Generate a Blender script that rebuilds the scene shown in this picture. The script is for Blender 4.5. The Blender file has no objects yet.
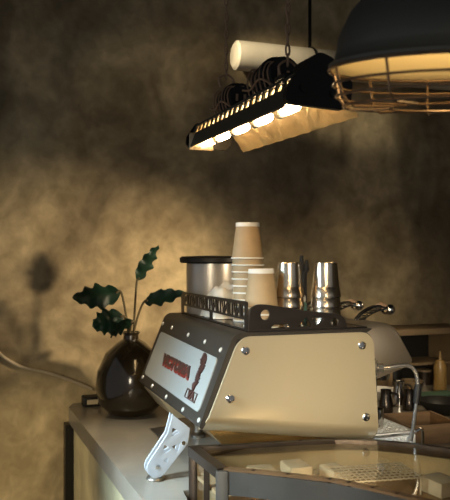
import bpy, bmesh, math, random
from mathutils import Vector, Matrix
random.seed(4)
C = bpy.context.scene.collection
SC = bpy.context.scene
G = 0.73            # layout units -> metres
HZ = 1.5 / G        # camera height above the floor, in layout units
U = Vector((.94, .34, 0)).normalized()
WD = Vector((-.34, .94, 0)).normalized()
TH = math.atan2(.34, .94)
ZCASE = -.685
def P(x, y, z=0): return Vector((x*G, y*G, (z+HZ)*G))

# ------------------------------------------------------------ camera
cd = bpy.data.cameras.new('camera'); cam = bpy.data.objects.new('camera', cd); C.objects.link(cam)
cam.location = P(0, 0, 0); cam.rotation_euler = (math.pi/2, 0, 0)
cd.sensor_fit = 'HORIZONTAL'; cd.sensor_width = 36; cd.lens = 56; cd.shift_y = 4/450
cd.clip_start = .05; cd.clip_end = 60
cd.dof.use_dof = True; cd.dof.focus_distance = 2.6*G; cd.dof.aperture_fstop = 9
SC.camera = cam
# ------------------------------------------------------------ world, lights, exposure
wd = bpy.data.worlds.new('world'); SC.world = wd; wd.use_nodes = True
wd.node_tree.nodes['Background'].inputs[0].default_value = (.72, .745, .79, 1)
wd.node_tree.nodes['Background'].inputs[1].default_value = .24
SC.view_settings.view_transform = 'Standard'; SC.view_settings.look = 'None'
SC.view_settings.exposure = 0; SC.view_settings.gamma = 1
SC.cycles.use_denoising = True
def area(name, loc, target, sx, sy, power, col, spread=180):
    l = bpy.data.lights.new(name, 'AREA'); l.shape = 'RECTANGLE'; l.size = sx; l.size_y = sy
    l.energy = power; l.color = col; l.spread = math.radians(spread)
    o = bpy.data.objects.new(name, l); C.objects.link(o); o.location = P(*loc)
    o.rotation_euler = (P(*target) - P(*loc)).to_track_quat('-Z', 'Y').to_euler(); return o
def spot(name, loc, target, power, col, ang, blend=1, r=.05):
    l = bpy.data.lights.new(name, 'SPOT'); l.energy = power; l.color = col
    l.spot_size = math.radians(ang); l.spot_blend = blend; l.shadow_soft_size = r
    o = bpy.data.objects.new(name, l); C.objects.link(o); o.location = P(*loc)
    o.rotation_euler = (P(*target) - P(*loc)).to_track_quat('-Z', 'Y').to_euler(); return o
# cool daylight from a window to the left of the bar
area('window_daylight', (-2.3, 1.3, .55), (-.18, 2.38, -.84), .5, .6, 7.0, (.64, .85, 1), 28)
area('cool_cup_fill', (-2.3, 2.2, .25), (.12, 2.85, -.12), .35, .5, .42, (.66, .88, 1), 13)  # extra cool beam added to tint the left sides of the cups
# warm room light from the cafe behind the camera
area('cafe_light', (.15, -.5, .05), (.36, 2.6, -.50), .6, .5, 2.0, (1, .87, .64), 24)
# unseen spot, added to lighten a patch of the plaster wall
spot('wall_patch_fill', (-.1, 2.2, 1.75), (-.42, 4.1, .75), 6.5, (1, .84, .58), 34)
# narrow unseen spot, added only to brighten the pale duct
spot('duct_fill', (-.95, 2.9, 1.6), (.17, 4.12, 1.19), 115, (1, .88, .64), 17)
spot('low_left_fill', (-1.7, 1.7, -.35), (-.95, 3.9, -1.36), 62, (1, .82, .50), 38)  # added warm fill for the lower left wall and counter side, no visible source
spot('counter_top_fill', (-.85, 2.9, 1.85), (-.50, 3.12, -.85), 125, (1, .86, .62), 24)  # added overhead fill that lifts the far worktop, fixture not modelled
# low shaded lamp on the back counter, outside the frame on the right
spot('counter_lamp', (1.38, 3.1, .12), (-.62, 3.98, -.24), 98, (1, .80, .53), 43, 1, .05)
spot('back_bar_fill', (1.50, 3.9, .75), (1.12, 3.70, -.8), 22, (1, .82, .55), 70, 1, .05)  # unseen fill, added to brighten the shelf and clutter at right
area('case_fill', (.40, 2.20, ZCASE-.045), (.50, 2.6, ZCASE-.10), .26, .02, .22, (1, .80, .5), 160)  # added fill inside the case to lighten its interior, no fitting built

# ------------------------------------------------------------ materials
def mat(name, col, rough=.5, metal=0, emis=None, estr=0, coat=0, bump=0, bscale=40, var=0, vscale=8, stretch=(1,1,1), spec=.5, trans=0, sss=0, aniso=0):
    m = bpy.data.materials.new(name); m.use_nodes = True
    nt = m.node_tree; b = nt.nodes['Principled BSDF']
    b.inputs['Base Color'].default_value = (*col, 1); b.inputs['Roughness'].default_value = rough
    b.inputs['Metallic'].default_value = metal; b.inputs['Coat Weight'].default_value = coat
    b.inputs['Specular IOR Level'].default_value = spec; b.inputs['Transmission Weight'].default_value = trans
    if aniso: b.inputs['Anisotropic'].default_value = aniso
    if emis: b.inputs['Emission Color'].default_value = (*emis, 1); b.inputs['Emission Strength'].default_value = estr
    tc = nt.nodes.new('ShaderNodeTexCoord'); mp = nt.nodes.new('ShaderNodeMapping')
    mp.inputs['Scale'].default_value = stretch; nt.links.new(tc.outputs['Object'], mp.inputs[0])
    if var:
        n = nt.nodes.new('ShaderNodeTexNoise'); n.inputs['Scale'].default_value = vscale; n.inputs['Detail'].default_value = 6
        nt.links.new(mp.outputs[0], n.inputs['Vector'])
        r = nt.nodes.new('ShaderNodeValToRGB'); r.color_ramp.elements[0].position = .3; r.color_ramp.elements[1].position = .7
        r.color_ramp.elements[0].color = (*[c*(1-var) for c in col], 1); r.color_ramp.elements[1].color = (*[min(1, c*(1+var*.6)) for c in col], 1)
        nt.links.new(n.outputs[0], r.inputs[0]); nt.links.new(r.outputs[0], b.inputs['Base Color'])
    if bump:
        n2 = nt.nodes.new('ShaderNodeTexNoise'); n2.inputs['Scale'].default_value = bscale; n2.inputs['Detail'].default_value = 5
        nt.links.new(mp.outputs[0], n2.inputs['Vector'])
        bp = nt.nodes.new('ShaderNodeBump'); bp.inputs['Strength'].default_value = bump; bp.inputs['Distance'].default_value = .01
        nt.links.new(n2.outputs[0], bp.inputs['Height']); nt.links.new(bp.outputs[0], b.inputs['Normal'])
    return m
def glass_mat(name, tint=(1,1,1), rough=.0, refl=1.0, ior=1.5, dirt=0):
    m = bpy.data.materials.new(name); m.use_nodes = True; nt = m.node_tree; nt.nodes.clear()
    o = nt.nodes.new('ShaderNodeOutputMaterial'); t = nt.nodes.new('ShaderNodeBsdfTransparent'); t.inputs[0].default_value = (*tint, 1)
    g = nt.nodes.new('ShaderNodeBsdfGlossy'); g.inputs['Roughness'].default_value = rough
    f = nt.nodes.new('ShaderNodeFresnel'); f.inputs[0].default_value = ior
    gm_ = nt.nodes.new('ShaderNodeNewGeometry'); mr = nt.nodes.new('ShaderNodeMapRange')
    mr.inputs['To Min'].default_value = ior; mr.inputs['To Max'].default_value = 1/ior     # same reflectance from both sides of the pane
    nt.links.new(gm_.outputs['Backfacing'], mr.inputs['Value']); nt.links.new(mr.outputs[0], f.inputs[0])
    mx = nt.nodes.new('ShaderNodeMixShader')
    ml = nt.nodes.new('ShaderNodeMath'); ml.operation = 'MULTIPLY'; ml.inputs[1].default_value = refl; ml.use_clamp = True
    nt.links.new(f.outputs[0], ml.inputs[0]); nt.links.new(ml.outputs[0], mx.inputs[0])
    nt.links.new(t.outputs[0], mx.inputs[1]); nt.links.new(g.outputs[0], mx.inputs[2])
    nt.links.new(mx.outputs[0], o.inputs[0])
    return m
def plaster():
    m = bpy.data.materials.new('plaster'); m.use_nodes = True; nt = m.node_tree; b = nt.nodes['Principled BSDF']
    b.inputs['Roughness'].default_value = .8; b.inputs['Specular IOR Level'].default_value = .25
    tc = nt.nodes.new('ShaderNodeTexCoord')
    def noise(scale, st, det, pos, dist=0):
        mp = nt.nodes.new('ShaderNodeMapping'); mp.inputs['Scale'].default_value = st; mp.inputs['Location'].default_value = pos
        n = nt.nodes.new('ShaderNodeTexNoise'); n.inputs['Scale'].default_value = scale; n.inputs['Detail'].default_value = det
        n.inputs['Distortion'].default_value = dist
        nt.links.new(tc.outputs['Object'], mp.inputs[0]); nt.links.new(mp.outputs[0], n.inputs['Vector']); return n
    def ramp(n, a, ca, bb, cb):
        r = nt.nodes.new('ShaderNodeValToRGB'); e = r.color_ramp.elements
        e[0].position = a; e[0].color = (*ca, 1); e[1].position = bb; e[1].color = (*cb, 1); nt.links.new(n.outputs[0], r.inputs[0]); return r
    def mul(a, c):
        x = nt.nodes.new('ShaderNodeMix'); x.data_type = 'RGBA'; x.blend_type = 'MULTIPLY'; x.inputs[0].default_value = 1
        nt.links.new(a.outputs[0], x.inputs[6]); nt.links.new(c.outputs[0] if c.type != 'MIX' else c.outputs[2], x.inputs[7]); return x
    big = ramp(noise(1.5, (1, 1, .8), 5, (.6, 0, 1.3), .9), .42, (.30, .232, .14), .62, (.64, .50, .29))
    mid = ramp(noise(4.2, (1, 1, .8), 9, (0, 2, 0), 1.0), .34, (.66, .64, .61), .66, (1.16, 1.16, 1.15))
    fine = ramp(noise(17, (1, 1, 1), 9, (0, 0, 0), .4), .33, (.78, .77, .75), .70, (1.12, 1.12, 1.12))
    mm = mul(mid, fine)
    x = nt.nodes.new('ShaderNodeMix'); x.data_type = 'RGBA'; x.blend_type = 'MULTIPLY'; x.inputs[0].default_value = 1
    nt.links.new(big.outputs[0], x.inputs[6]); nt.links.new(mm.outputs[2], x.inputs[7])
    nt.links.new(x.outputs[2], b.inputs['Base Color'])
    bp = nt.nodes.new('ShaderNodeBump'); bp.inputs['Strength'].default_value = .35; bp.inputs['Distance'].default_value = .02
    nt.links.new(noise(9, (1, 1, 1), 8, (3, 0, 0)).outputs[0], bp.inputs['Height']); nt.links.new(bp.outputs[0], b.inputs['Normal'])
    return m
M = {}
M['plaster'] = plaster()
M['floor'] = mat('floor_concrete', (.10, .09, .075), .6, var=.3, vscale=3)
M['ceiling'] = mat('ceiling_paint', (.06, .055, .05), .8)
M['counter'] = mat('counter_concrete', (.255, .225, .18), .28, var=.25, vscale=5, bump=.05, bscale=30, coat=.1)
M['panel'] = mat('counter_panel', (.62, .53, .31), .7, var=.3, vscale=7)
M['darkmetal'] = mat('dark_metal', (.03, .027, .024), .42, .7)
M['black'] = mat('black_plastic', (.016, .014, .012), .5, spec=.3)
M['taupe'] = mat('taupe_metal', (.040, .032, .024), .5, .35, bump=.03, bscale=60)
M['cream'] = mat('cream_lacquer', (.60, .49, .31), .30, .5, coat=.2, bump=.01, bscale=30)
M['sign'] = mat('white_enamel', (.28, .285, .265), .35)
M['red'] = mat('red_enamel', (.22, .02, .012), .4)
M['ink'] = mat('dark_brown_enamel', (.05, .02, .016), .4)
M['chrome'] = mat('chrome', (.78, .75, .70), .12, 1)
M['steel'] = mat('brushed_steel', (.50, .46, .40), .34, 1, bump=.02, bscale=120, stretch=(1, .05, 1))
M['tumbler'] = mat('polished_steel', (.66, .58, .47), .24, 1)
M['can'] = mat('canister_steel', (.55, .51, .46), .33, .7)
M['gallery'] = mat('gallery_metal', (.040, .032, .026), .3, .6)
M['grille'] = mat('grille_metal', (.85, .86, .86), .35, .1)
M['cover'] = mat('brushed_cover', (.56, .46, .34), .36, .85)
M['wand'] = mat('wand_chrome', (.62, .58, .52), .2, .9)
M['screw'] = mat('screw_steel', (.80, .78, .72), .3, .6)
M['darkchrome'] = mat('dark_chrome', (.12, .10, .085), .22, .95)
M['brass'] = mat('brass_underside', (.55, .36, .14), .25, .9)
M['kraft'] = mat('kraft_card', (.40, .28, .15), .65, var=.06, vscale=30)
M['white'] = mat('white_card', (.80, .77, .70), .5)
M['cloth'] = mat('white_cloth', (.70, .66, .58), .9, bump=.3, bscale=60)
M['legblue'] = mat('white_leg_enamel', (.50, .53, .56), .35, .1)
M['leaf'] = mat('leaf', (.028, .078, .046), .38, var=.4, vscale=14)
M['stem'] = mat('stem', (.13, .10, .045), .6)
M['vase'] = mat('brown_glaze', (.038, .027, .013), .16, 0, coat=.6, var=.5, vscale=6)
M['cable'] = mat('cable_tan', (.62, .50, .33), .5)
M['trough'] = mat('reflector_outer', (.085, .085, .072), .45, .5)
M['reflector'] = mat('reflector_inner', (.80, .66, .42), .34, .75, bump=.8, bscale=22)
M['copper'] = mat('copper', (.42, .27, .17), .5, .3)
M['bulb'] = mat('bulb_glow', (1, .9, .7), .3, emis=(1, .72, .40), estr=40)
M['slot'] = mat('ceramic_rope', (.75, .66, .48), .35, .2)
M['dome'] = mat('dome_green_black', (.085, .085, .074), .5, .2, coat=.15)
M['lining'] = mat('dome_lining', (.85, .72, .42), .5, .2)
M['cage'] = mat('cage_wire', (.24, .17, .115), .4, .8)
M['warmbulb'] = mat('warm_bulb_glow', (1, .8, .5), .3, emis=(1, .70, .34), estr=22)
M['bronze'] = mat('bronze_frame', (.045, .030, .020), .34, .6, var=.3, vscale=12)
M['gunmetal'] = mat('gunmetal_frame', (.050, .045, .038), .48, .3, var=.25, vscale=10)
M['glass'] = glass_mat('clear_glass', (.90, .88, .82), .02, 1.0)
M['topglass'] = glass_mat('top_glass', (.84, .80, .72), .03, 1.0)
M['acrylic'] = glass_mat('clear_acrylic', (.86, .80, .68), .05, 1.0)
M['wood'] = mat('crate_wood', (.20, .12, .06), .6, var=.25, vscale=10, stretch=(1, 1, 6))
M['shelfwood'] = mat('pale_wood', (.28, .19, .10), .6, var=.2, vscale=8)
M['amber'] = mat('amber_sauce', (.36, .22, .07), .35, coat=.3)
M['trim'] = mat('brown_trim', (.15, .085, .040), .35, .4, var=.3, vscale=12)
M['liner'] = mat('tan_liner', (.46, .35, .20), .6, var=.15)
M['teal'] = mat('teal_glaze', (.10, .22, .19), .3)
M['green'] = mat('green_cloth', (.05, .10, .06), .8)
M['tray'] = mat('tray_paper', (.50, .45, .37), .6)
M['duct'] = mat('pale_duct', (.70, .60, .44), .5, .0, var=.25, vscale=5)

# ------------------------------------------------------------ mesh helpers
def mk(name, bm, m, parent=None, loc=None, rz=0, sharp=35, rot=None):
    """one mesh object; geometry given in layout units"""
    bmesh.ops.recalc_face_normals(bm, faces=bm.faces)
    for v in bm.verts: v.co *= G
    me = bpy.data.meshes.new(name); bm.to_mesh(me); bm.free()
    for p in me.polygons: p.use_smooth = True
    me.set_sharp_from_angle(angle=math.radians(sharp))
    me.materials.append(M[m] if isinstance(m, str) else m)
    o = bpy.data.objects.new(name, me); C.objects.link(o)
    if parent: o.parent = parent
    if loc is not None: o.location = P(*loc)
    o.rotation_euler.z = rz
    if rot: o.rotation_euler = rot
    return o
def tag(o, label, cat, group=None):
    o['label'] = label; o['category'] = cat
    if group: o['group'] = group
    return o
def thing(name, loc, label, cat, group=None, rz=0):
    o = bpy.data.objects.new(name, None); C.objects.link(o); o.empty_display_size = .05
    o.location = P(*loc); o.rotation_euler.z = rz; return tag(o, label, cat, group)
def copy_tree(o, parent=None):
    c = o.copy(); C.objects.link(c); c.parent = parent
    for k in [k for k in bpy.data.objects if k.parent == o]: copy_tree(k, c)
    return c
def struct(name, bm, m):
    o = mk(name, bm, m, loc=(0, 0, -HZ)); o['kind'] = 'structure'; return o
def NB(): return bmesh.new()
def box(bm, x0, x1, y0, y1, z0, z1, bev=0, mx=None):
    r = bmesh.ops.create_cube(bm, size=1)
    for v in r['verts']:
        v.co = Vector(((x0+x1)/2+v.co.x*(x1-x0), (y0+y1)/2+v.co.y*(y1-y0), (z0+z1)/2+v.co.z*(z1-z0)))
    if bev:
        es = list({e for v in r['verts'] for e in v.link_edges})
        rr = bmesh.ops.bevel(bm, geom=es, offset=bev, segments=2, affect='EDGES', profile=.5)
        vs = list({v for f in rr['faces'] for v in f.verts})
    else: vs = r['verts']
    if mx is not None:
        vv = set()
        st = list(vs)
        while st:
            a = st.pop()
            if a in vv: continue
            vv.add(a)
            for e in a.link_edges: st.append(e.other_vert(a))
        for v in vv: v.co = mx @ v.co
    return bm
def bar(bm, a, b, w, h):
    a = Vector(a); b = Vector(b); d = b-a
    q = d.to_track_quat('Y', 'Z').to_matrix().to_4x4(); mx = Matrix.Translation((a+b)/2) @ q
    return box(bm, -w/2, w/2, -d.length/2, d.length/2, -h/2, h/2, mx=mx)
def smooth_path(pts, n=6):
    pts = [Vector(p) for p in pts]; out = []
    for i in range(len(pts)-1):
        p0 = pts[max(i-1, 0)]; p1 = pts[i]; p2 = pts[i+1]; p3 = pts[min(i+2, len(pts)-1)]
        for k in range(n):
            t = k/n
            out.append(.5*((2*p1)+(p2-p0)*t+(2*p0-5*p1+4*p2-p3)*t*t+(3*p1-p0-3*p2+p3)*t**3))
    out.append(pts[-1]); return out
def tube(bm, pts, r, seg=8, closed=False, cap=True):
    pts = [Vector(p) for p in pts]; n = len(pts); rings = []
    rr = r if isinstance(r, (list, tuple)) else [r]*n
    prev = None
    for i, p in enumerate(pts):
        if closed: t = pts[(i+1) % n]-pts[i-1]
        else: t = pts[min(i+1, n-1)]-pts[max(i-1, 0)]
        t.normalize()
        if prev is None:
            a = Vector((0, 0, 1)) if abs(t.z) < .9 else Vector((1, 0, 0)); x = t.cross(a).normalized()
        else:
            x = prev-t*prev.dot(t)
            x = x.normalized() if x.length > 1e-6 else t.orthogonal().normalized()
        prev = x; y = t.cross(x)
        rings.append([bm.verts.new(p+(x*math.cos(2*math.pi*k/seg)+y*math.sin(2*math.pi*k/seg))*rr[i]) for k in range(seg)])
    m = n if closed else n-1
    for i in range(m):
        a = rings[i]; b = rings[(i+1) % n]
        for k in range(seg): bm.faces.new((a[k], a[(k+1) % seg], b[(k+1) % seg], b[k]))
    if cap and not closed: bm.faces.new(rings[0][::-1]); bm.faces.new(rings[-1])
    return bm
def lathe(bm, prof, c=(0, 0, 0), seg=32, axis=None):
    c = Vector(c); R = Matrix.Identity(3) if axis is None else Vector(axis).to_track_quat('Z', 'Y').to_matrix()
    rings = []
    for (r, z) in prof:
        if r < 1e-5: rings.append([bm.verts.new(c+R @ Vector((0, 0, z)))])
        else: rings.append([bm.verts.new(c+R @ Vector((r*math.cos(2*math.pi*k/seg), r*math.sin(2*math.pi*k/seg), z))) for k in range(seg)])
    for a, b in zip(rings, rings[1:]):
        for k in range(seg):
            k2 = (k+1) % seg
            if len(a) == 1 and len(b) == 1: continue
            if len(a) == 1: bm.faces.new((a[0], b[k], b[k2]))
            elif len(b) == 1: bm.faces.new((a[k], a[k2], b[0]))
            else: bm.faces.new((a[k], a[k2], b[k2], b[k]))
    return bm
def rpoly(pts, rad, seg=6):
    n = len(pts); out = []
    for i, p in enumerate(pts):
        p = Vector((*p[:2], 0)); r = rad[i] if isinstance(rad, (list, tuple)) else rad
        a = Vector((*pts[i-1][:2], 0)); b = Vector((*pts[(i+1) % n][:2], 0))
        if r <= 0: out.append((p.x, p.y)); continue
        da = (a-p).normalized(); db = (b-p).normalized(); ang = da.angle(db); d = min(r/math.tan(ang/2), (a-p).length*.48, (b-p).length*.48)
        r2 = d*math.tan(ang/2); bis = (da+db).normalized(); c = p+bis*(r2/math.sin(ang/2))
        s = p+da*d-c; e = p+db*d-c; tot = s.angle(e); sg = 1 if s.cross(e).z > 0 else -1
        for k in range(seg+1):
            t = tot*k/seg*sg; out.append((c.x+s.x*math.cos(t)-s.y*math.sin(t), c.y+s.x*math.sin(t)+s.y*math.cos(t)))
    return out
def prism(bm, prof, y0, y1, mx=None, taper=None):
    """profile in (x,z) extruded along y"""
    f = (lambda x, y, z: Vector((x, y, z))) if mx is None else (lambda x, y, z: mx @ Vector((x, y, z)))
    a = [bm.verts.new(f(x, y0, z)) for x, z in prof]; b = [bm.verts.new(f(x, y1, z)) for x, z in prof]
    n = len(prof)
    for i in range(n): bm.faces.new((a[i], a[(i+1) % n], b[(i+1) % n], b[i]))
    bm.faces.new(a[::-1]); bm.faces.new(b); return bm
def plate(outline, holes, t, mx=None, bev=0):
    """flat plate with holes: 2D outline extruded by t, centred on z=0"""
    cu = bpy.data.curves.new('tmp', 'CURVE'); cu.dimensions = '2D'; cu.fill_mode = 'BOTH'; cu.extrude = t/2; cu.bevel_depth = bev
    for pl in [outline]+holes:
        s = cu.splines.new('POLY'); s.points.add(len(pl)-1); s.use_cyclic_u = True
        for i, p in enumerate(pl): s.points[i].co = (p[0], p[1], 0, 1)
    o = bpy.data.objects.new('tmp', cu); me = bpy.data.meshes.new_from_object(o)
    bm = NB(); bm.from_mesh(me); bpy.data.meshes.remove(me); bpy.data.objects.remove(o); bpy.data.curves.remove(cu)
    bmesh.ops.remove_doubles(bm, verts=bm.verts, dist=1e-6)
    if mx is not None: bm.transform(mx)
    return bm
def text_bm(s, size, t, mx, bold=0, xs=1):
    cu = bpy.data.curves.new('tmp', 'FONT'); cu.body = s; cu.size = size; cu.extrude = t; cu.align_x = 'CENTER'; cu.align_y = 'CENTER'; cu.offset = bold
    o = bpy.data.objects.new('tmp', cu); me = bpy.data.meshes.new_from_object(o)
    bm = NB(); bm.from_mesh(me); bpy.data.meshes.remove(me); bpy.data.objects.remove(o); bpy.data.curves.remove(cu)
    bm.transform(mx @ Matrix.Diagonal((xs, 1, 1, 1))); return bm
def circ(cx, cy, r, n=16, sy=1): return [(cx+r*math.cos(2*math.pi*k/n), cy+r*sy*math.sin(2*math.pi*k/n)) for k in range(n)]
def merge(bm, other):
    me = bpy.data.meshes.new('t'); other.to_mesh(me); other.free(); bm.from_mesh(me); bpy.data.meshes.remove(me); return bm
def frame_mx(o, x, y):
    """matrix taking plate coords (x,y,normal) to local space"""
    x = Vector(x).normalized(); y = Vector(y).normalized(); z = x.cross(y)
    return Matrix(((x.x, y.x, z.x, o[0]), (x.y, y.y, z.y, o[1]), (x.z, y.z, z.z, o[2]), (0, 0, 0, 1)))
ZC = -.845    # counter top, layout units below the lens
MZ = -.82     # datum of the machine, a little above the worktop

# ------------------------------------------------------------ the room
FZ, CZ = 0, 2.9/G
def wallpt(t, off=0): return Vector((-.95, 3.95, 0))+U*t+WD*off
def slab(pts, z0, z1):
    bm = NB(); a = [bm.verts.new((p[0], p[1], z0)) for p in pts]; b = [bm.verts.new((p[0], p[1], z1)) for p in pts]; n = len(pts)
    for i in range(n): bm.faces.new((a[i], a[(i+1) % n], b[(i+1) % n], b[i]))
    bm.faces.new(a[::-1]); bm.faces.new(b); return bm
A_, B_ = wallpt(-2.2), wallpt(4.2)
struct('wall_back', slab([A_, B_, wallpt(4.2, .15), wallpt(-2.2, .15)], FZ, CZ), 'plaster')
D_, E_ = wallpt(-2.2, -6.8), wallpt(4.2, -6.8)
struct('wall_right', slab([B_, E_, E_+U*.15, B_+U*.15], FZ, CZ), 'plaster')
struct('floor', slab([A_, D_, E_, B_], -.1, FZ), 'floor')
struct('ceiling', slab([A_, D_, E_, B_], CZ, CZ+.1), 'ceiling')

# counter: body plus worktop, notched round the display case
c_far = wallpt(.07, -.02)
left_far = (-.862, 3.86); left_near = (-.185, 2.16)
ld = (Vector(left_near)-Vector(left_far)).normalized()
def lp(t, off=0):
    p = Vector(left_far)+ld*t; n = Vector((ld.y, -ld.x))*-1; q = p+n*off; return (q.x, q.y)
fr = wallpt(3.6, -.015)
near_r = Vector((-.15, 2.52, 0)); near_rr = near_r+U*2.4
ct = thing('bar_counter', (0, 0, ZC), 'long grey concrete topped bar counter under the espresso machine', 'counter')
fl = wallpt(.09, -.015)
lf = Vector(left_far)
top_poly = [(fl.x, fl.y), (lf.x, lf.y), left_near, (-.075, 2.16), (-.15, 2.50), (near_rr.x, near_rr.y), (fr.x, fr.y)]
b = slab(top_poly, -.085, 0)
mk('worktop', b, 'counter', ct)
bp = [lp(.03, .02), lp(1.79, .02), (-.10, 2.18), (-.165, 2.53), (near_rr.x-.02, near_rr.y+.03), (fr.x-.02, fr.y-.03), (fl.x+.04, fl.y-.02)]
mk('side_panel', slab(bp, -(HZ+ZC)+.001, -.085), 'panel', ct)
post = NB(); q = Matrix.Translation((*lp(.02, .01), 0))
box(post, -.035, .02, -.03, .05, -(HZ+ZC)+.001, -.086, mx=q @ Matrix.Rotation(TH, 4, 'Z'))
mk('dark_corner_strip', post, 'darkmetal', ct)  # dark upright strip at the far end of the counter side

# ------------------------------------------------------------ espresso machine
ML = .95
ma = thing('espresso_machine', (.036, 2.5, MZ), 'large cream and brown espresso machine with white sign panel on its sloping back', 'espresso machine', rz=TH)
prof = rpoly([(0.004, .526), (.572, .524), (.580, .19), (-.095, .255)], [.045, .05, .02, .015])
mk('body', prism(NB(), prof, .012, ML-.012), 'darkmetal', ma)
# wrap: sloping back panel rolled over on to the top
wrap = NB()
outer = rpoly([(.60, .532), (-.001, .534), (-.134, .200), (-.09, .19)], [0, .045, .02, 0], 8)[0:]
prism(wrap, [(.57, .532)]+[p for p in rpoly([(.57, .5), (.57, .533), (-.001, .535), (-.136, .203), (-.10, .20)], [0, 0, .045, .012, 0], 8)][2:-1]+[(-.11, .215), (.012, .515), (.55, .52)], .008, ML-.004)
back = mk('back_panel', wrap, 'taupe', ma)
# panel frame of reference: origin top near corner, X towards the near end (reads left to right), Y up the slope
so = Vector((0, 0, .531)); sd = Vector((-.132, 0, -.328)).normalized(); nrm = Vector((-.928, 0, .373))
pmx = frame_mx(so+nrm*.004, (0, -1, 0), -sd)      # plate coords: x=-y_local, y=-s
sgn = plate(rpoly([(-.895, -.088), (-.066, -.100), (-.056, -.305), (-.90, -.300)], .022), [], .006, pmx)
sign = mk('sign_plate', sgn, 'sign', ma)
pm2 = frame_mx(so+nrm*.009, (0, -1, 0), -sd)
mk('lettering', text_bm('VICTORIA', .054, .0022, pm2 @ Matrix.Translation((-.49, -.194, 0)), .0040, 1.66), 'ink', sign)
mk('lettering_shadow', text_bm('VICTORIA', .054, .0012, pm2 @ Matrix.Translation((-.487, -.204, 0)), .0040, 1.66), 'red', sign)
em = NB()      # long-necked bird crest over a small block of letters
head = smooth_path([(-.215, -.118), (-.185, -.122), (-.165, -.140), (-.178, -.160), (-.196, -.172), (-.188, -.192), (-.172, -.205), (-.186, -.226), (-.198, -.240)], 4)
for a, b_, w in zip(head, head[1:], [.020+.020*abs(math.sin(i*.33+.9)) for i in range(99)]):
    bar(em, (a[0], a[1], .001), (b_[0], b_[1], .001), w, .004)
for k in range(4): bar(em, (-.225+.012*k, -.128-.012*k, .001), (-.185+.006*k, -.134-.012*k, .001), .005, .004)
em.transform(pm2); mk('crest', em, 'ink', sign)
em2 = text_bm('VA', .040, .002, pm2 @ Matrix.Translation((-.187, -.266, 0)), .003, 1.5)
fr_ = plate([(-.25, -.248), (-.124, -.248), (-.124, -.285), (-.25, -.285)], [[(-.246, -.252), (-.128, -.252), (-.128, -.281), (-.246, -.281)]], .004, pm2)
mk('small_letters', merge(em2, fr_), 'ink', sign)
def screw(parent, mx, r, m='chrome'):
    b = NB(); lathe(b, [(r*1.15, 0), (r*1.2, r*.2), (r, r*.5), (r*.62, r*.55), (r*.5, r*.25), (0, r*.25)], seg=12); b.transform(mx)
    return mk('screw', b, m, parent)
for (y, s) in [(.915, .050), (.75, .053), (.489, .058), (.262, .060), (.070, .068), (.905, .318), (.712, .326), (.47, .328), (.225, .330), (.030, .326)]:
    screw(back, pmx @ Matrix.Translation((-y, -s, 0)), .0082, 'screw')
# side panels
sp_out = [(0.014, .524), (.562, .522), (.583, .114), (-.119, .206)]
sp_r = [.036, .045, .012, .012]
def sheet(y, d):
    """side sheet: flat above, lower lip curved inwards; grid built between top outline and bottom line"""
    bm = NB(); o = rpoly(sp_out, [.036, .045, .004, .004], 8)
    def bot(x): return .206-(x+.119)*.131
    def span(z_rel):
        pass
    # left and right boundary x for a given height fraction
    N = 40; rows = []
    hs = [0, .004, .010, .018, .028, .040, .052]+[.06+.30*k/8 for k in range(9)]
    L0, L1 = Vector((-.124, .190)), Vector((.014, .524)); R0, R1 = Vector((.590, .084)), Vector((.562, .522))
    cl = (.014+.0, .524-.045); 
    def lr(f):          # f 0..1 from bottom to top
        l = L0.lerp(L1, f); r = R0.lerp(R1, f); return l, r
    fs = [0, .012, .028, .048, .075, .105, .13, .155, .18]+[.18+.66*k/5 for k in range(1, 6)]+[.86, .89, .92, .945, .965, .982, .993, 1.0]
    for f in fs:
        l, r = lr(f); inl = inr = 0
        k = (f-.87)/.13
        if k > 0: inl = .040*(1-math.sqrt(max(0, 1-k*k))); inr = .048*(1-math.sqrt(max(0, 1-k*k)))
        if f < .03: inl = .010*(1-f/.03); inr = 0
        dirv = (r-l).normalized(); l = l+dirv*inl; r = r-dirv*inr
        yy = y + (d*.070*(1-f/.17)**1.5 if f < .17 else 0)
        rows.append([(l.lerp(r, j/12), yy) for j in range(13)])
    fr = [[bm.verts.new((p.x, yy-d*.006, p.y)) for p, yy in row] for row in rows]
    bk = [[bm.verts.new((p.x, yy+d*.004, p.y)) for p, yy in row] for row in rows]
    R = len(rows)
    for G_, fl_ in ((fr, 0), (bk, 1)):
        for i in range(R-1):
            for j in range(12): bm.faces.new((G_[i][j], G_[i][j+1], G_[i+1][j+1], G_[i+1][j]))
    for i in range(R-1):
        for j in (0, 12): bm.faces.new((fr[i][j], fr[i+1][j], bk[i+1][j], bk[i][j]))
    for j in range(12):
        for i in (0, R-1): bm.faces.new((fr[i][j], fr[i][j+1], bk[i][j+1], bk[i][j]))
    return bm
side = mk('side_panel', sheet(-.004, 1), 'cream', ma, sharp=50)
for (x, z) in [(.036, .474), (.512, .472), (-.022, .306), (.530, .198)]:
    screw(side, frame_mx((x, -.010, z), (1, 0, 0), (0, 0, 1)), .014)
mk('side_panel', sheet(ML+.002, -1), 'cream', ma, sharp=50)
# lower chassis and brass underside
low = NB(); prism(low, [(-.095, .20), (.58, .125), (.58, .06), (.10, .06), (-.02, .12)], .09, ML-.05)
mk('chassis', low, 'brass', ma)
lower = NB(); prism(lower, rpoly([(-.125, .203), (-.045, .10), (.01, .10), (.02, .20)], .012), .62, ML-.02)
mk('underbody_fairing', lower, 'cream', ma)
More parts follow.
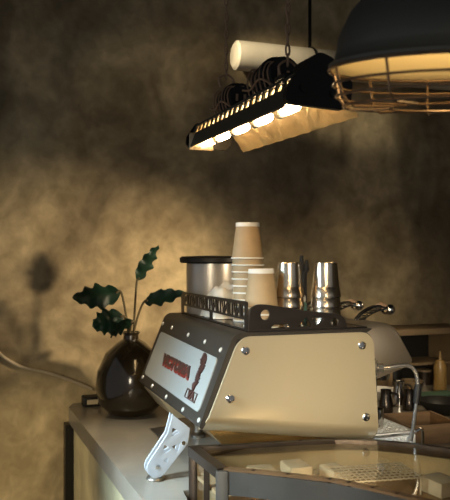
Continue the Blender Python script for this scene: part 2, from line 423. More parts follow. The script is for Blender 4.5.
# legs: twin perforated plates with a round foot
def leg(y):
    base = Vector((-.236, y, .026)); tip = Vector((-.100, y, .190)); dx = (tip-base).normalized()
    dyv = Vector((0, 1, 0)).cross(dx)
    ol = [(.038*math.cos(a), .038*math.sin(a)) for a in [math.pi/2+math.pi*k/10 for k in range(11)]]
    ol += [(.12, -.046), (.185, -.075), (.185, .012), (.135, .042)]
    tri = lambda cx, cy, r, a: rpoly([(cx+r*math.cos(a+t), cy+r*math.sin(a+t)) for t in (0, 2.09, 4.19)], r*.18, 3)
    holes = [circ(.005, 0, .010, 10), tri(.040, .012, .012, 2.2), tri(.072, -.014, .022, 1.0), tri(.100, .014, .022, 2.2), tri(.140, -.028, .022, 1.0), circ(.128, .026, .007, 10)]
    bm = None
    for dy in (0, .036):
        p = plate(ol, holes, .007, frame_mx(base+Vector((0, dy, 0)), dx, dyv), .001)
        bm = p if bm is None else merge(bm, p)
    lg = mk('leg', bm, 'legblue', ma)
    for q in (base, base+dx*.128+dyv*.026):
        sb = NB(); tube(sb, [q+Vector((0, -.007, 0)), q+Vector((0, .043, 0))], .0075, 10); mk('bolt', sb, 'chrome', lg)
    ft = NB(); lathe(ft, [(0, 0), (.033, 0), (.036, .005), (.032, .010), (.012, .013), (.010, .03), (0, .03)], (base.x, y+.018, -.025), 20)
    mk('foot', ft, 'steel', lg)
leg(.20)
for xx, yy in ((.50, .12), (.50, ML-.12), (.10, ML-.2)):
    r_ = NB(); lathe(r_, [(0, -.025), (.034, -.025), (.036, -.012), (.02, .0), (.02, .07), (0, .07)], (xx, yy, 0), 18)
    mk('rear_foot', r_, 'steel', ma)
# top deck and galleries
dk = NB(); box(dk, .06, .56, .03, ML-.03, .531, .538); mk('cup_deck', dk, 'darkchrome', ma)
holes = []
x = .022; k = 0; GL = .86
rr_ = lambda pts: rpoly(pts, .003, 2)
while x < GL-.06:
    w_ = .042
    if k % 3 == 0:
        holes.append([(x+w_*.36+math.cos(t)*w_*.30, .074+math.sin(t)*.027) for t in [j*math.pi/6 for j in range(12)]])
        holes.append(rr_([(x+w_*.80, .098), (x+w_*1.10, .098), (x+w_*.86, .052), (x+w_*.72, .052)]))
    elif k % 3 == 1:
        holes.append(rr_([(x+.006, .050), (x+w_*.95, .050), (x+w_*.45, .078)])); holes.append(rr_([(x+.010, .098), (x+w_*.95, .098), (x+w_*.98, .064), (x+w_*.58, .086)]))
    else:
        holes.append(rr_([(x+.004, .098), (x+w_*.50, .098), (x+w_*.40, .072), (x+.004, .060)])); holes.append(rr_([(x+w_*.60, .094), (x+w_*.92, .094), (x+w_*.92, .050), (x+w_*.35, .050)]))
    x += w_+.004; k += 1
for (a, b_) in ((.03, .40), (.43, .82)): holes.append(rpoly([(a, .010), (b_, .010), (b_, .042), (a, .042)], .006, 3))
gol = rpoly([(0, 0), (GL, 0), (GL, .085), (GL-.03, .105), (.0, .112)], [0, 0, .01, .01, .012])
gr = plate(gol, holes, .004, frame_mx((.066, .045, .534), (0, 1, 0), (0, 0, 1)))
mk('cup_gallery', gr, 'gallery', ma)
so_ = smooth_path([(0, .0), (0, .05), (.008, .085), (.035, .100), (.09, .096), (.19, .078), (.30, .064), (.365, .055), (.395, .036), (.405, .0)], 5)
sh = [circ(.065, .062, .020, 14), rpoly([(.19, .012), (.235, .050), (.26, .012)], .004, 3), rpoly([(.25, .048), (.31, .044), (.278, .014)], .004, 3), circ(.352, .026, .018, 12), rpoly([(.08, .010), (.17, .010), (.155, .026), (.10, .026)], .004, 3)]
mk('side_gallery', plate([(p.x, p.y) for p in so_], sh, .009, frame_mx((.066, .036, .534), (1, 0, 0), (0, 0, 1)), .001), 'gallery', ma)
# group covers and levers on the barista side
hp = rpoly([(.50, .528), (.62, .548), (.705, .540), (.800, .385), (.775, .362), (.56, .30)], [0, .05, .06, .02, .02, 0], 8)
for y0, y1 in ((.05, .30), (.40, .60), (.70, .88)):
    hb = NB(); cx, cz = .68, .45
    lv = [(.80, y0-.0), (.93, y0+.012), (1, y0+.04), (1, y1-.04), (.93, y1-.012), (.80, y1)]
    rg = [[hb.verts.new((cx+(x-cx)*s, yy, cz+(z-cz)*s)) for x, z in hp] for s, yy in lv]
    n = len(hp)
    for a, c_ in zip(rg, rg[1:]):
        for i in range(n): hb.faces.new((a[i], a[(i+1) % n], c_[(i+1) % n], c_[i]))
    hb.faces.new(rg[0][::-1]); hb.faces.new(rg[-1])
    mk('group_cover', hb, 'cover', ma, sharp=50)
for y in (.20, .45, .70):
    lb = NB(); pa = smooth_path([(.600, y, .530), (.625, y, .565), (.665, y, .590), (.71, y, .603), (.755, y, .592)], 4)
    pb = smooth_path([(.635, y, .530), (.652, y, .556), (.685, y, .575), (.72, y, .586), (.755, y, .584)], 4)
    for dy in (-.008, .008):
        tube(lb, [p+Vector((0, dy, 0)) for p in pa], .0055, 6); tube(lb, [p+Vector((0, dy, 0)) for p in pb], .0045, 6)
        for i in range(0, len(pa)-1, 2): tube(lb, [pa[i]+Vector((0, dy, 0)), pb[min(i+1, len(pb)-1)]+Vector((0, dy, 0))], .004, 5)
    lv_ = mk('lever', lb, 'chrome', ma)
    kb = NB(); lathe(kb, [(.024*math.sin(t), -.024*math.cos(t)) for t in [math.pi*i/10 for i in range(11)]], (.772, y, .586), 16)
    lathe(kb, [(.012, -.034), (.019, -.028), (.019, -.02), (.014, -.015)], (.772, y, .586), 14, axis=(1, 0, 0))
    mk('lever_knob', kb, 'chrome', lv_)
    wd_ = NB(); tube(wd_, [(.705, y, .603), (.73, y, .604), (.755, y, .598)], [.006, .013, .011], 10); mk('lever_grip', wd_, 'copper', lv_)
# steam wand
def loc_m(px, py, Y):     # picture point at distance Y -> machine local coordinates
    X = (px-225)/700*Y; z = -(py-254)/700*Y; d = Vector((X-.036, Y-2.5, 0)); return Vector((d.dot(U), d.dot(WD), z-MZ))
YW = 2.72
wp = smooth_path([loc_m(376, 368, 2.73), loc_m(390, 367.5, YW), loc_m(404, 365.5, YW), loc_m(412, 367.5, YW), loc_m(416.5, 375, YW), loc_m(418, 386, YW)], 6)
sw = NB(); tube(sw, wp, .0080, 10); wand = mk('steam_wand', sw, 'wand', ma)
gp = NB(); tube(gp, [loc_m(418.3, 384, YW), loc_m(417.6, 392, YW), loc_m(416.3, 403, YW)], [.013, .015, .013], 12); mk('rubber_grip', gp, 'black', wand)
tp = NB(); tube(tp, [loc_m(416.3, 402, YW), loc_m(413.5, 425, YW), loc_m(411, 441, YW)], [.007, .0078, .006], 10)
mk('wand_tip', tp, 'wand', wand)
nt_ = NB(); tube(nt_, [loc_m(374, 368, 2.735), loc_m(378, 368, 2.73)], .030, 8); tube(nt_, [loc_m(378, 368, 2.73), loc_m(383, 368, 2.73)], .018, 8); mk('wand_nut', nt_, 'wand', wand)
# barista-side works and drip tray
wk = NB(); box(wk, .575, .62, .05, ML-.06, .13, .42, .01); mk('working_panel', wk, 'darkmetal', ma)
for y in (.20, .45, .70):
    gh = NB(); lathe(gh, [(0, .30), (.05, .30), (.055, .32), (.055, .37), (0, .37)], (.71, y, 0), 24); mk('group_head', gh, 'chrome', ma)
dt = NB(); box(dt, .59, .765, .02, ML-.05, .045, .062); box(dt, .755, .768, .02, ML-.05, .06, .112); box(dt, .59, .768, .012, .022, .046, .104)
for k in range(9): box(dt, .60+k*.018, .606+k*.018, .008, .013, .052, .098)
tr = mk('drip_tray', dt, 'grille', ma)
hl = []
for i in range(7):
    for j in range(34):
        x_ = .604+i*.0235; y_ = .040+j*.0255; hl.append([(x_, y_), (x_+.013, y_), (x_+.013, y_+.012), (x_, y_+.012)])
gm = plate([(.592, .018), (.772, .018), (.772, ML-.05), (.592, ML-.05)], hl, .005, Matrix.Translation((0, 0, .116)))
mk('tray_grille', gm, 'grille', tr)
rl = NB(); tube(rl, smooth_path([(.775, .02, .115), (.800, .02, .122), (.808, .02, .10), (.808, .02, .01)], 4), .006, 8); mk('corner_rail', rl, 'chrome', tr)

# ------------------------------------------------------------ things on the machine
TZ = MZ+.5385
def mloc(x, y, z=TZ):
    v = Vector((.036, 2.5, 0))+U*x+WD*y; return (v.x, v.y, z)
def paper_cup():
    b = NB(); H = .152
    lathe(b, [(.0, .143), (.044, .143), (.0455, H-.016), (.049, H-.016), (.0665, .004), (.064, .004), (.0475, .128), (.0, .130)], seg=32)
    cup = mk('paper_cup', b, 'kraft')
    b = NB(); lathe(b, [(.0475, H), (.0495, H), (.0510, H-.017), (.0488, H-.017), (.0470, H-.008), (0, H-.008), (0, H-.006), (.0465, H-.005), (.0475, H)], seg=32); mk('base_band', b, 'white', cup)
    b = NB(); tube(b, [(.0668*math.cos(t), .0668*math.sin(t), .0035) for t in [2*math.pi*k/36 for k in range(36)]], .0034, 8, closed=True); mk('rolled_rim', b, 'white', cup)
    return cup
ordw = ['bottom', 'second', 'third', 'fourth', 'fifth', 'sixth', 'seventh', 'eighth', 'ninth', 'tenth']
pc = paper_cup(); first = True
def place(o, proto, loc, label, cat, group, rz=0):
    o.location = P(*loc); o.rotation_euler.z = rz; return tag(o, label, cat, group)
for k in range(10):
    o = pc if first else copy_tree(pc); first = False
    lab = 'upside-down kraft paper cup on top of the tall rear stack' if k == 9 else f'upside-down kraft paper cup, {ordw[k]} from the bottom of the tall rear stack' if k else 'upside-down kraft paper cup at the bottom of the tall rear stack'
    place(o, pc, mloc(.216-.001*k, .40, TZ+.0290*k), lab, 'cup', 'tall rear stack of paper cups on the machine')
for k in range(4):
    o = copy_tree(pc)
    lab = ['bottom cup of', 'second cup up in', 'third cup up in', 'fully visible top cup of'][k]
    place(o, pc, mloc(.168, .158, TZ+.0240*k), f'{lab} the short front stack of upside-down kraft paper cups', 'cup', 'short front stack of paper cups on the machine')
def steel_cup():
    b = NB(); H = .135
    lathe(b, [(0, H-.006), (.040, H-.004), (.0425, H), (.0455, H-.003), (.0525, .040), (.0540, .036), (.0555, .034), (.0590, .006), (.0605, 0), (.058, 0), (.051, .038), (.041, H-.010), (0, H-.010)], seg=36)
    return mk('steel_cup', b, 'tumbler')
sc_ = steel_cup(); first = True
for nm, (x, y) in (('left', (.290, .165)), ('right', (.426, .118))):
    for k in range(4):
        o = sc_ if first else copy_tree(sc_); first = False
        lab = ['bottom cup of', 'second cup up in', 'third cup up in', 'tall top cup of'][k]
        place(o, sc_, mloc(x, y, TZ+.038*k), f'{lab} the {nm} stack of upside-down polished steel cups', 'cup', f'{nm} stack of steel cups on the machine')
# steel canister with a black lid
cn = thing('canister', mloc(.19, .84), 'steel canister with wide black lid at the far end of the machine top', 'canister')
b = NB(); lathe(b, [(0, 0), (.112, 0), (.114, .006), (.114, .236), (.110, .238), (0, .238)], seg=40); mk('can_body', b, 'can', cn)
b = NB(); lathe(b, [(0, .239), (.140, .239), (.146, .245), (.146, .262), (.138, .270), (0, .274)], seg=40)
box(b, .10, .24, -.02, .02, .244, .264, .004); mk('lid', b, 'black', cn)
# folded cloth
def cloth_mesh():
    bm = NB(); N = 22; Wd = .165; Ld = .20; g = []
    for i in range(N+1):
        row = []
        for j in range(N+1):
            a = i/N*2-1; c = j/N*2-1
            h = .165*max(0, (1-a**4))**.5*max(0, (1-c**4))**.5
            h *= .84+.09*math.sin(a*5+c*3)+.05*math.sin(c*8-a*4)
            row.append(bm.verts.new((a*Wd/1.9*(1+.06*math.sin(c*8)), c*Ld/2*(1+.04*math.sin(a*9)), max(.002, h))))
        g.append(row)
    for i in range(N):
        for j in range(N): bm.faces.new((g[i][j], g[i+1][j], g[i+1][j+1], g[i][j+1]))
    be = [e for e in bm.edges if len(e.link_faces) == 1]; bmesh.ops.edgeloop_fill(bm, edges=be)
    return bm
o = mk('bar_towel', cloth_mesh(), 'cloth', loc=mloc(.180, .595), rz=TH, sharp=80); tag(o, 'crumpled white bar towel lying behind the ornate cup gallery', 'towel')
# brush standing in a little pot, teal jar
br = thing('bar_brush', mloc(.53, .52), 'dark two-pronged bar tool standing upright behind the steel cups', 'utensil')
b = NB(); tube(b, [(0, 0, .0), (0, 0, .02), (0, 0, .20)], [.022, .014, .014], 10); mk('handle', b, 'black', br)
b = NB(); tube(b, [(0, 0, .190), (-.012, 0, .215), (-.010, 0, .275)], [.012, .014, .008], 8); tube(b, [(0, 0, .190), (.012, 0, .215), (.012, 0, .255)], [.012, .014, .006], 8); mk('prongs', b, 'black', br)
jr = thing('small_jar', mloc(.385, .28), 'small teal jar with a pale lid between the two steel cup stacks', 'jar')
b = NB(); lathe(b, [(0, 0), (.032, 0), (.036, .01), (.036, .075), (.03, .085), (0, .085)], seg=24); mk('jar_body', b, 'teal', jr)
b = NB(); lathe(b, [(0, .085), (.028, .085), (.032, .09), (.030, .108), (.018, .118), (0, .118)], seg=24); mk('lid', b, 'white', jr)
jr2 = thing('small_jar', mloc(.27, .40), 'small dark bottle with black cap just right of the tall paper cups', 'jar')
b = NB(); lathe(b, [(0, 0), (.032, 0), (.034, .01), (.034, .13), (.016, .155), (.014, .165), (0, .165)], seg=24); mk('jar_body', b, 'black', jr2)
b = NB(); lathe(b, [(0, .165), (.017, .165), (.017, .20), (.012, .204), (0, .204)], seg=20); mk('cap', b, 'black', jr2)
# chrome jug on drip tray
g_ = NB(); lathe(g_, [(0, .0), (.030, 0), (.032, .004), (.032, .075), (.030, .075), (.029, .006), (0, .006)], seg=28)
o = mk('shot_glass', g_, 'chrome', loc=mloc(.655, .12, MZ+.119)); tag(o, 'small shiny cup standing on the drip tray beside the cream panel', 'cup')

# ------------------------------------------------------------ display case
ZD = -.685
def dp(px, py):
    Y = -ZD*700/(py-254); return Vector(((px-225)/700*Y, Y, 0))
back_px = [(193, 447), (220, 446), (247, 444.6), (275, 443), (300, 441.5), (335, 440), (377, 441), (415, 444.5), (450, 449), (490, 455)]
front_px = [(222, 469), (250, 471.5), (285, 475.5), (330, 481), (350, 484.5), (375, 490), (400, 495.5), (435, 504), (470, 514)]
bk_ = [dp(*p) for p in back_px]; ft_ = [dp(*p) for p in front_px]
dc = thing('display_case', (0, 0, ZD), 'dark bronze framed glass display case with curved edges in front of the machine', 'display case')
loop = bk_+ft_[::-1]
cen = sum(loop, Vector())/len(loop)
HB = -(HZ+ZD)      # floor
def rail(bm, pts, w, z0, z1, closed=False):
    n = len(pts)
    for a, b_ in zip(pts, pts[1:]):
        d = (b_-a).normalized(); bar(bm, Vector((a.x, a.y, (z0+z1)/2))-d*.004, Vector((b_.x, b_.y, (z0+z1)/2))+d*.004, w, z1-z0)
inw = lambda p, d: p+(cen-p).normalized()*d
b = NB(); rail(b, bk_, .022, -.030, .003); mk('back_rail', b, 'bronze', dc)
b = NB(); rail(b, [inw(p, .012) for p in ft_], .024, -.006, .004); mk('top_trim', b, 'trim', dc)
b = NB(); rail(b, ft_, .020, -.078, -.004); mk('front_rail', b, 'gunmetal', dc)
b = NB(); rail(b, [bk_[0], ft_[0]], .036, -.030, .004); mk('end_rail', b, 'bronze', dc)
for p, m_, w_ in ((bk_[0], 'bronze', .030), (ft_[0], 'gunmetal', .040), (bk_[-1], 'bronze', .03), (ft_[-1], 'gunmetal', .03)):
    b = NB(); box(b, p.x-w_/2, p.x+w_/2, p.y-w_/2, p.y+w_/2, HB+.001, -.002, .003); mk('post', b, m_, dc)
mid = bk_[0].lerp(ft_[0], .5)
b = NB(); box(b, mid.x-.010, mid.x+.010, mid.y-.012, mid.y+.012, HB+.1, -.03); mk('mullion', b, 'bronze', dc)
tg = slab([(p.x, p.y) for p in [inw(p, .006) for p in loop]], -.010, -.004); mk('top_glass', tg, 'topglass', dc)
b = NB()
for a, c_ in zip(ft_, ft_[1:]):
    vs = [b.verts.new(v) for v in ((a.x, a.y, -.08), (c_.x, c_.y, -.08), (c_.x, c_.y, -.75), (a.x, a.y, -.75))]; b.faces.new(vs)
mk('front_glass', b, 'glass', dc)
b = NB(); a, c_ = bk_[0], ft_[0]; b.faces.new([b.verts.new(v) for v in ((a.x, a.y, -.03), (c_.x, c_.y, -.03), (c_.x, c_.y, -.75), (a.x, a.y, -.75))]); mk('end_glass', b, 'glass', dc)
b = slab([(p.x, p.y) for p in [inw(p, .015) for p in loop]], -.112, -.10); mk('shelf', b, 'shelfwood', dc)
b = slab([(p.x, p.y) for p in [inw(p, .0) for p in loop]], HB+.001, -.75); mk('base_cabinet', b, 'bronze', dc)
bb = NB()
for a, c_ in zip(bk_, bk_[1:]):
    bar(bb, (a.x, a.y, -.39), (c_.x, c_.y, -.39), .012, .71)
mk('back_board', bb, 'liner', dc)
# stock inside the case
for i, (px, py, w_, h_) in enumerate([(262, 462, .09, .06), (296, 461, .08, .075), (335, 459, .07, .055), (440, 468, .09, .05)]):
    Y = -ZD*700/(py-254)+.06; X = (px-225)/700*Y
    b = NB(); box(b, -w_/2, w_/2, -.05, .05, .0, h_, .006)
    o = mk('pastry_box', b, 'tray', loc=(X, Y, ZD-.0995), rz=.2+.1*i)
    tag(o, ['pale box nearest the left end inside the glass case', 'second pale box from the left inside the glass case', 'third pale box from the left inside the glass case', 'pale box furthest right inside the glass case'][i], 'box', 'boxes inside the glass case')

rk = thing('wire_rack', (.50, 2.33, ZD-.0995), 'pale metal cooling rack inside the right side of the glass case', 'rack', rz=TH-.15)
b = NB()
for k in range(15): tube(b, [(-.13+k*.0185, -.08, .055), (-.13+k*.0185, .08, .055)], .0022, 5)
for k in range(7): tube(b, [(-.135, -.08+k*.0266, .058), (.135, -.08+k*.0266, .058)], .0025, 5)
mk('grid', b, 'screw', rk)
for x in (-.125, .125):
    for y in (-.075, .075):
        b = NB(); tube(b, [(x, y, 0), (x, y, .055)], .003, 6); mk('leg', b, 'screw', rk)

# ------------------------------------------------------------ linear reflector lamp
la = math.atan2(.303, .953)
lm = thing('trough_lamp', (.136, 1.9, .430), 'long dark hanging trough lamp with glowing bulbs and golden reflector', 'lamp', rz=la)
TL = math.radians(2.1); lm.rotation_euler.x = TL
LL = 1.05
sh_ = NB(); prism(sh_, [(.060, .060), (.195, .062), (.200, .062), (.200, .070), (.060, .068)], 0.0, LL); mk('shade_top', sh_, 'trough', lm)
SL = math.hypot(.034, .089); slots = []
for k in range(18):
    y = .02+k*.0555; slots.append([(y, SL-.034), (y+.038, SL-.034), (y+.052, SL-.004), (y+.014, SL-.004)])
smx = frame_mx((.028, 0, -.027), (0, 1, 0), (.034, 0, .089))
mk('slotted_shade', plate([(0, 0), (LL, 0), (LL, SL), (0, SL)], slots, .004, smx), 'trough', lm)
b = NB(); box(b, .022, .125, LL-.05, LL-.046, -.040, .03, .003); mk('end_reflector', b, 'reflector', lm)
rf = NB()
def warp_sheet(bm, a, b_, y0, y1, ny=60, nu=8, amp=.002):
    g = []
    for i in range(ny+1):
        y = y0+(y1-y0)*i/ny; row = []
        for j in range(nu+1):
            t = j/nu; x = a[0]+(b_[0]-a[0])*t; z = a[1]+(b_[1]-a[1])*t
            d = amp*math.sin(i*.9+math.sin(j*1.3)*1.5)*math.sin(j*.9)
            row.append(bm.verts.new((x+d, y, z+d)))
        g.append(row)
    for i in range(ny):
        for j in range(nu): bm.faces.new((g[i][j], g[i+1][j], g[i+1][j+1], g[i][j+1]))
    bmesh.ops.solidify(bm, geom=bm.faces[:], thickness=.003)
warp_sheet(rf, (.200, .066), (.272, -.036), .03, LL); mk('wing_reflector', rf, 'reflector', lm)
r2 = NB(); prism(r2, [(.066, .054), (.194, .055), (.194, .059), (.066, .058)], .02, LL-.01); mk('reflector_lining', r2, 'reflector', lm)
lmx = frame_mx((.0325, 0, -.028), (0, 1, 0), (.034, 0, .089)); mk('slotted_lining', plate([(.02, 0), (LL-.01, 0), (LL-.01, SL-.002), (.02, SL-.002)], slots, .002, lmx), 'reflector', lm)
cp = NB(); cpo = rpoly([(.020, -.022), (.026, .020), (.065, .078), (.205, .070), (.222, .045), (.218, -.010), (.195, -.030)], [.018, .01, .02, .03, .01, .02, .02], 5)
prism(cp, cpo, -.022, .0)
lathe(cp, [(0, -.004), (.012, -.004), (.012, .004), (0, .004)], (.075, -.024, .022), 14, axis=(0, 1, 0)); lathe(cp, [(0, -.004), (.012, -.004), (.012, .004), (0, .004)], (.165, -.024, .012), 14, axis=(0, 1, 0))
mk('end_cap', cp, 'black', lm)
cp = NB(); prism(cp, cpo, LL, LL+.015); mk('end_cap', cp, 'black', lm)
hd = NB(); hpf = rpoly([(.085, .060), (.10, .112), (.135, .130), (.175, .115), (.195, .06)], [.0, .02, .03, .02, 0], 5)
prism(hd, hpf, .0, .10); mk('wiring_housing', hd, 'black', lm)
def ballast(y, s):
    b = NB()
    for dy, r in ((0, .055*s), (.065*s, .062*s), (.13*s, .058*s)):
        lathe(b, [(0, -.030*s), (r*.9, -.030*s), (r, -.022*s), (r, .022*s), (r*.9, .030*s), (0, .030*s)], (.125, y+dy, .070+r), 20, axis=(.1, 1, 0))
    box(b, .09, .16, y-.05*s, y+.18*s, .066, .085)
    o = mk('ballast', b, 'black', lm)
    w = NB()
    for k in range(6):
        a = y-.04+.04*k*s; tube(w, smooth_path([(.07, a, .075), (.065, a+.01, .12), (.085, a+.02, .15+.008*(k % 3)), (.13, a+.015, .155)], 4), .0028, 6)
    tube(w, smooth_path([(.06, y-.08, .07), (.05, y, .10), (.055, y+.1*s, .085), (.06, y+.2*s, .10)], 5), .0035, 6)
    for k in range(3): box(w, .098+.03*k, .106+.03*k, y-.036*s, y-.030*s, .10, .125)
    mk('wire', w, 'copper', o)
ballast(.26, .92); ballast(.66, .88)
for k, y in enumerate((.14, .36, .58, .80, .97)):
    b = NB(); lathe(b, [(0, 0), (.010, .004), (.015, .02), (.0165, .06), (.016, .10), (.012, .118), (.010, .12)], (.110, y-.05, -.003), 14, axis=(.0, 1, 0))
    bl = mk('bulb', b, 'bulb', lm)
    b = NB(); lathe(b, [(.0, .118), (.014, .118), (.019, .124), (.019, .155), (0, .155)], (.110, y-.05, -.003), 14, axis=(0, 1, 0)); mk('socket', b, 'white', bl)
def chain(bm, x, y, z0, z1):
    z = z0; k = 0; a, r = .012, .0030
    while z < z1:
        pts = []
        for j in range(14):
            t = 2*math.pi*j/14; dx = 0.0068*math.cos(t); dz = .018*math.sin(t)
            pts.append((x+(dx if k % 2 else dx*.25), y+(dx*.25 if k % 2 else dx), z+.019+dz))
        tube(bm, pts, r, 6, closed=True); z += .0305; k += 1
cz = CZ-(HZ+.430)-.001
for y, z0 in ((.15, .118), (.75, .20)):
    b = NB(); chain(b, .098, y, z0, cz-.04-y*math.tan(TL))
    tube(b, smooth_path([(.098-.022, y, z0-.03), (.098-.028, y, z0), (.098, y, z0+.018), (.098+.028, y, z0), (.098+.022, y, z0-.03)], 4), .004, 6)
    piv = Matrix.Translation((.098, y, z0)); b.transform(piv @ Matrix.Rotation(-TL, 4, 'X') @ piv.inverted())
    mk('chain', b, 'copper', lm)
    b = NB(); cy = y+(cz-z0)*math.tan(TL); c2 = cz/math.cos(TL)-y*math.tan(TL)-.006; lathe(b, [(0, c2-.02), (.03, c2-.02), (.045, c2), (0, c2)], (.098, cy, 0), 20); mk('ceiling_hook', b, 'darkmetal', lm)
tb = NB(); box(tb, .05, .12, .06, .14, .066, .080, .004); mk('hanger_bracket', tb, 'black', lm)

# ------------------------------------------------------------ caged dome pendant
YD = 1.30
pd = thing('dome_pendant', ((446-225)/700*YD, YD, (254-67)/700*YD), 'large dark green dome pendant with wire cage and golden lining', 'lamp')
tilt = math.radians(7.5)
R = .211
dpf = [(R+.004, 0), (R+.006, .006), (R-.004, .012), (R-.008, .03), (R-.012, .055), (R-.032, .10), (R-.076, .15), (R-.12, .19), (R-.155, .212), (.035, .235), (.03, .29), (0, .30)]
b = NB(); lathe(b, dpf, seg=64); b.transform(Matrix.Rotation(tilt, 4, 'X')); mk('dome', b, 'dome', pd, sharp=50)
inn = [(R+.003, .001), (R-.012, .012), (R-.017, .055), (R-.036, .10), (R-.068, .144), (R-.11, .182), (R-.16, .206), (0, .21)]
b = NB(); lathe(b, inn, seg=64); b.transform(Matrix.Rotation(tilt, 4, 'X')); mk('lining', b, 'lining', pd, sharp=60)
b = NB()
def ring(bm, r, z, t=.0024): tube(bm, [(r*math.cos(2*math.pi*k/64), r*math.sin(2*math.pi*k/64), z) for k in range(64)], t, 6, closed=True)
ring(b, R+.004, -.003, .0034); ring(b, R-.004, -.030); ring(b, R-.010, -.052); ring(b, R-.024, -.070, .0028); ring(b, .10, -.074)
for k in range(10):
    a = 2*math.pi*(k+.3)/10; c_, s_ = math.cos(a), math.sin(a)
    tube(b, [(c_*r, s_*r, z) for r, z in ((R+.004, 0), (R-.004, -.03), (R-.010, -.052), (R-.020, -.066), (R-.034, -.074), (.10, -.074))], .0026, 6)
b.transform(Matrix.Rotation(tilt, 4, 'X')); mk('wire_cage', b, 'cage', pd)
b = NB(); lathe(b, [(.0, .04), (.022, .045), (.034, .07), (.030, .10), (.016, .13), (.014, .15), (0, .15)], seg=20); mk('bulb', b, 'warmbulb', pd)
b = NB(); lathe(b, [(0, .15), (.02, .15), (.02, .215), (0, .215)], seg=16); mk('socket', b, 'black', pd)
zc_ = CZ-(HZ+(254-67)/700*YD)
b = NB(); tube(b, [(0, -.03, .29), (0, -.02, .5), (0, 0, zc_)], .008, 8); lathe(b, [(0, zc_-.04), (.05, zc_-.03), (.06, zc_), (0, zc_)], seg=20); mk('cord', b, 'black', pd)

# ------------------------------------------------------------ pale duct in front of the back wall
def at(px, py, Y): return ((px-225)/700*Y, Y, -(py-254)/700*Y)
d0 = Vector(at(234, 55, 4.15)); 
du = thing('duct', tuple(d0), 'pale horizontal duct pipe high behind the trough lamp', 'duct', rz=TH)
b = NB(); lathe(b, [(.0, 0), (.070, .0), (.086, .012), (.088, .05), (.088, .06), (.088, 2.6), (0, 2.6)], seg=28, axis=(1, 0, 0)); mk('pipe', b, 'duct', du)
for x in (.5, 2.0):
    b = NB(); bar(b, (x, 0, .09), (x, 0, CZ-HZ-d0.z-.001), .02, .006); tube(b, [(x, .091*math.cos(t), .091*math.sin(t)) for t in [2*math.pi*k/24 for k in range(24)]], .006, 6, closed=True); mk('hanger_strap', b, 'darkmetal', du)

# ------------------------------------------------------------ vase and plant
VX, VY = (131-225)/700*3.72, 3.72
vs_ = NB(); lathe(vs_, [(0, 0), (.10, 0), (.12, .008), (.170, .06), (.186, .14), (.176, .23), (.135, .32), (.075, .375), (.042, .395), (.040, .415), (.050, .432), (.044, .432), (.034, .415), (.034, .39), (0, .38)], seg=48)
o = mk('vase', vs_, 'vase', loc=(VX, VY, ZC)); tag(o, 'round brown glazed vase at the far end of the counter', 'vase')
pl = thing('leafy_plant', (VX, VY, ZC+.385), 'green broad-leaved houseplant cutting in the round brown vase', 'plant')
def leaf(base, tip, side, wid, fold=.25, droop=.03, lobes=4):
    base, tip = Vector(base), Vector(tip); ax = tip-base; L = ax.length; ax.normalize(); side = Vector(side); side = (side-ax*side.dot(ax)).normalized(); up = ax.cross(side)
    bm = NB(); N = 26; rows = []
    for i in range(N+1):
        t = i/N
        w = wid*(math.sin(math.pi*min(1, t**.75))**.75 if 0 < t < 1 else 0)*(1-.25*t)
        notch = .5+.5*math.cos(t*2*math.pi*lobes+.5); w *= 1-.30*notch*(1 if .15 < t < .92 else 0)
        w = max(w, .0008)
        c = base+ax*(L*t)-up*(droop*math.sin(t*math.pi*.6)*t)
        rows.append([bm.verts.new(c+side*(w*s)+up*(abs(s)*w*fold-.008*math.sin(t*22)*abs(s))+ax*(abs(s)*w*.35)) for s in (-1, -.66, -.33, 0, .33, .66, 1)])
    for i in range(N):
        for j in range(6): bm.faces.new((rows[i][j], rows[i][j+1], rows[i+1][j+1], rows[i+1][j]))
    bmesh.ops.solidify(bm, geom=bm.faces[:], thickness=.003); return bm
def pp(px, py, Y):
    v = Vector(at(px, py, Y)); return v-Vector((VX, VY, ZC+.385))
for base, tip, side_, w, dr in [
    ((121, 292, 3.66), (72, 302, 3.58), (.1, .4, .85), .085, .06),
    ((124, 316, 3.62), (91, 327, 3.52), (.1, .3, .95), .085, .02),
    ((133, 321, 3.6), (110, 337, 3.5), (.5, .2, .6), .062, .0),
    ((137, 281, 3.72), (160, 247, 3.68), (.85, .4, .3), .060, -.02),
    ((144, 302, 3.7), (184, 291, 3.60), (.0, .35, .8), .055, .03)]:
    mk('leaf', leaf(pp(*base), pp(*tip), side_, w, droop=dr), 'leaf', pl, sharp=80)
    st = NB(); p0 = Vector((random.uniform(-.012, .012), random.uniform(-.012, .012), -.0)); p1 = pp(*base)
    tube(st, smooth_path([p0, p0.lerp(p1, .5)+Vector((0, 0, .03)), p1, p1.lerp(pp(*tip), .1)], 5), .0065, 6); mk('stem', st, 'stem', pl)
# cable along the wall and its plug
def wp_(px, py, off=.02):
    # point on the wall plane
    r = Vector(((px-225)/700, 1, 0)); w0 = Vector((-.95, 3.95, 0))-WD*off; k = w0.dot(WD)/r.dot(WD); return Vector((r.x*k, k, -(py-254)/700*k))
o0 = wp_(95, 390)
b = NB(); tube(b, [p-o0 for p in smooth_path([wp_(-40, 338), wp_(-10, 346), wp_(5, 358), wp_(22, 367), wp_(45, 372), wp_(70, 380), wp_(92, 389)], 6)], .009, 8)
o = mk('cable', b, 'cable', loc=tuple(o0)); tag(o, 'tan cable drooping across the plaster wall left of the vase', 'cable')
jb = thing('cable_plug', (*wp_(91, 393, .10).xy, ZC), 'small dark power adapter on the counter beside the vase', 'plug', rz=TH)
b = NB(); box(b, -.05, .05, -.05, .03, 0, .055, .008); mk('plug_body', b, 'black', jb)
b = NB(); box(b, -.03, .03, -.056, -.05, .015, .04); mk('plug_label', b, 'cable', jb)

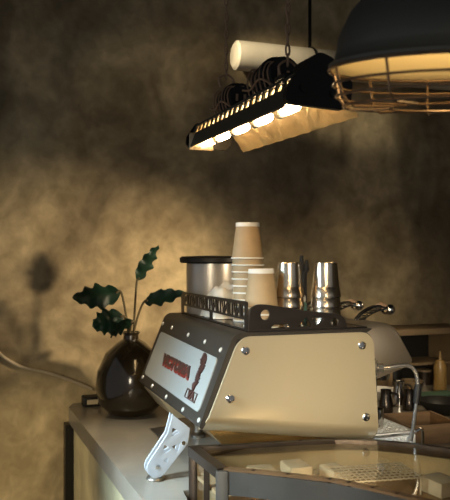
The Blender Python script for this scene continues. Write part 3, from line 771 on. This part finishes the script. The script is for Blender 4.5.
# ------------------------------------------------------------ back counter clutter on the right
def onc(px, py): 
    Y = -ZC*700/(py-254); return ((px-225)/700*Y, Y, ZC)
s0 = wallpt(1.98, -.30)
sf = thing('open_shelf', (s0.x, s0.y, ZC), 'low open wooden shelf box against the back wall', 'shelf', rz=TH)
b = NB(); box(b, -.02, .62, -.02, .26, .335, .372, .004); mk('top_board', b, 'shelfwood', sf)
for x in (0, .47): 
    b = NB(); box(b, x, x+.03, 0, .25, .0005, .335); mk('side_board', b, 'shelfwood', sf)
b = NB(); box(b, .57, .60, 0, .25, .0005, .335); mk('side_board', b, 'shelfwood', sf)
b = NB(); box(b, .0, .6, .24, .25, .0005, .335); mk('back_board', b, 'black', sf)
b = NB(); box(b, .03, .57, .01, .24, .14, .155); mk('inner_shelf', b, 'shelfwood', sf)
bt = thing('squeeze_bottle', onc(440, 391), 'amber yellow squeeze bottle in front of the open shelf', 'bottle')
b = NB(); lathe(b, [(0, 0), (.036, 0), (.040, .01), (.038, .10), (.040, .14), (.034, .165), (0, .17)], seg=24); mk('bottle_body', b, 'amber', bt)
b = NB(); lathe(b, [(0, .165), (.030, .165), (.028, .185), (.010, .195), (.004, .245), (0, .245)], seg=20); mk('nozzle', b, 'amber', bt)
cr = thing('wooden_crate', (.905, 3.24, ZC), 'open wooden tray crate behind the steam wand', 'crate', rz=TH-.1)
for nm, bx in (('crate_side', (-.13, .13, -.13, -.118, .001, .085)), ('crate_side', (-.13, .13, .118, .13, .001, .085)), ('crate_side', (-.13, -.118, -.118, .118, .001, .085)), ('crate_side', (.118, .13, -.118, .118, .001, .085)), ('crate_bottom', (-.118, .118, -.118, .118, .001, .012))):
    b = NB(); box(b, *bx); mk(nm, b, 'wood', cr)
def bowl(px, py, r, h, m, label):
    b = NB(); lathe(b, [(0, 0), (r*.45, 0), (r*.5, .006), (r*.9, h*.7), (r, h), (r*.95, h), (r*.84, h*.7), (r*.4, .014), (0, .012)], seg=28)
    o = mk('bowl', b, m, loc=onc(px, py)); tag(o, label, 'bowl'); return o
bowl(440, 414, .115, .075, 'black', 'large dark bowl right of the wooden crate')
bowl(412, 388, .07, .05, 'shelfwood', 'small tan bowl on the counter under the open shelf')
bowl(381, 399, .09, .06, 'white', 'pale bowl partly hidden by the machine edge')
b = NB(); box(b, -.12, .12, -.06, .06, 0, .025, .010); o = mk('folded_cloth', b, 'green', loc=onc(436, 397), rz=.3); tag(o, 'folded dark green cloth behind the large dark bowl', 'cloth')
def jug(px, py, r, h, m, label):
    t = thing('milk_jug', onc(px, py), label, 'jug')
    b = NB(); lathe(b, [(0, 0), (r, 0), (r*1.05, .01), (r*1.02, h*.4), (r*.75, h*.75), (r*.8, h), (r*.76, h), (r*.7, h*.75), (r*.9, h*.4), (r*.9, .01), (0, .01)], seg=28); mk('jug_body', b, m, t)
    b = NB(); tube(b, smooth_path([(r*.9, 0, h*.25), (r*1.7, 0, h*.35), (r*1.7, 0, h*.75), (r*.76, 0, h*.85)], 5), .007, 8); mk('handle', b, m, t)
jug(399, 406, .040, .14, 'chrome', 'bright steel milk jug just left of the steam wand')
jug(386, 412, .036, .12, 'darkchrome', 'dark steel milk jug nearest the cream machine panel')
jug(409, 410, .034, .11, 'darkchrome', 'dark steel milk jug behind the steam wand')
def tin(px, py, r, h, m, label):
    t = thing('coffee_tin', onc(px, py), label, 'tin')
    b = NB(); lathe(b, [(0, 0), (r, 0), (r, h), (0, h)], seg=26); mk('tin_body', b, m, t)
    b = NB(); lathe(b, [(0, h), (r*1.05, h), (r*1.05, h+.012), (0, h+.014)], seg=26); mk('lid', b, 'shelfwood', t)
tin(394, 384, .045, .10, 'black', 'small black tin with tan lid in front of the shelf')
tin(424, 384, .05, .085, 'bronze', 'brown tin with tan lid left of the squeeze bottle')
b = NB(); lathe(b, [(0, 0), (.05, 0), (.055, .008), (.10, .016), (.10, .02), (.05, .014), (0, .012)], seg=28); o = mk('saucer', b, 'shelfwood', loc=onc(420, 402)); tag(o, 'flat tan saucer between the squeeze bottle and the steam wand', 'plate')
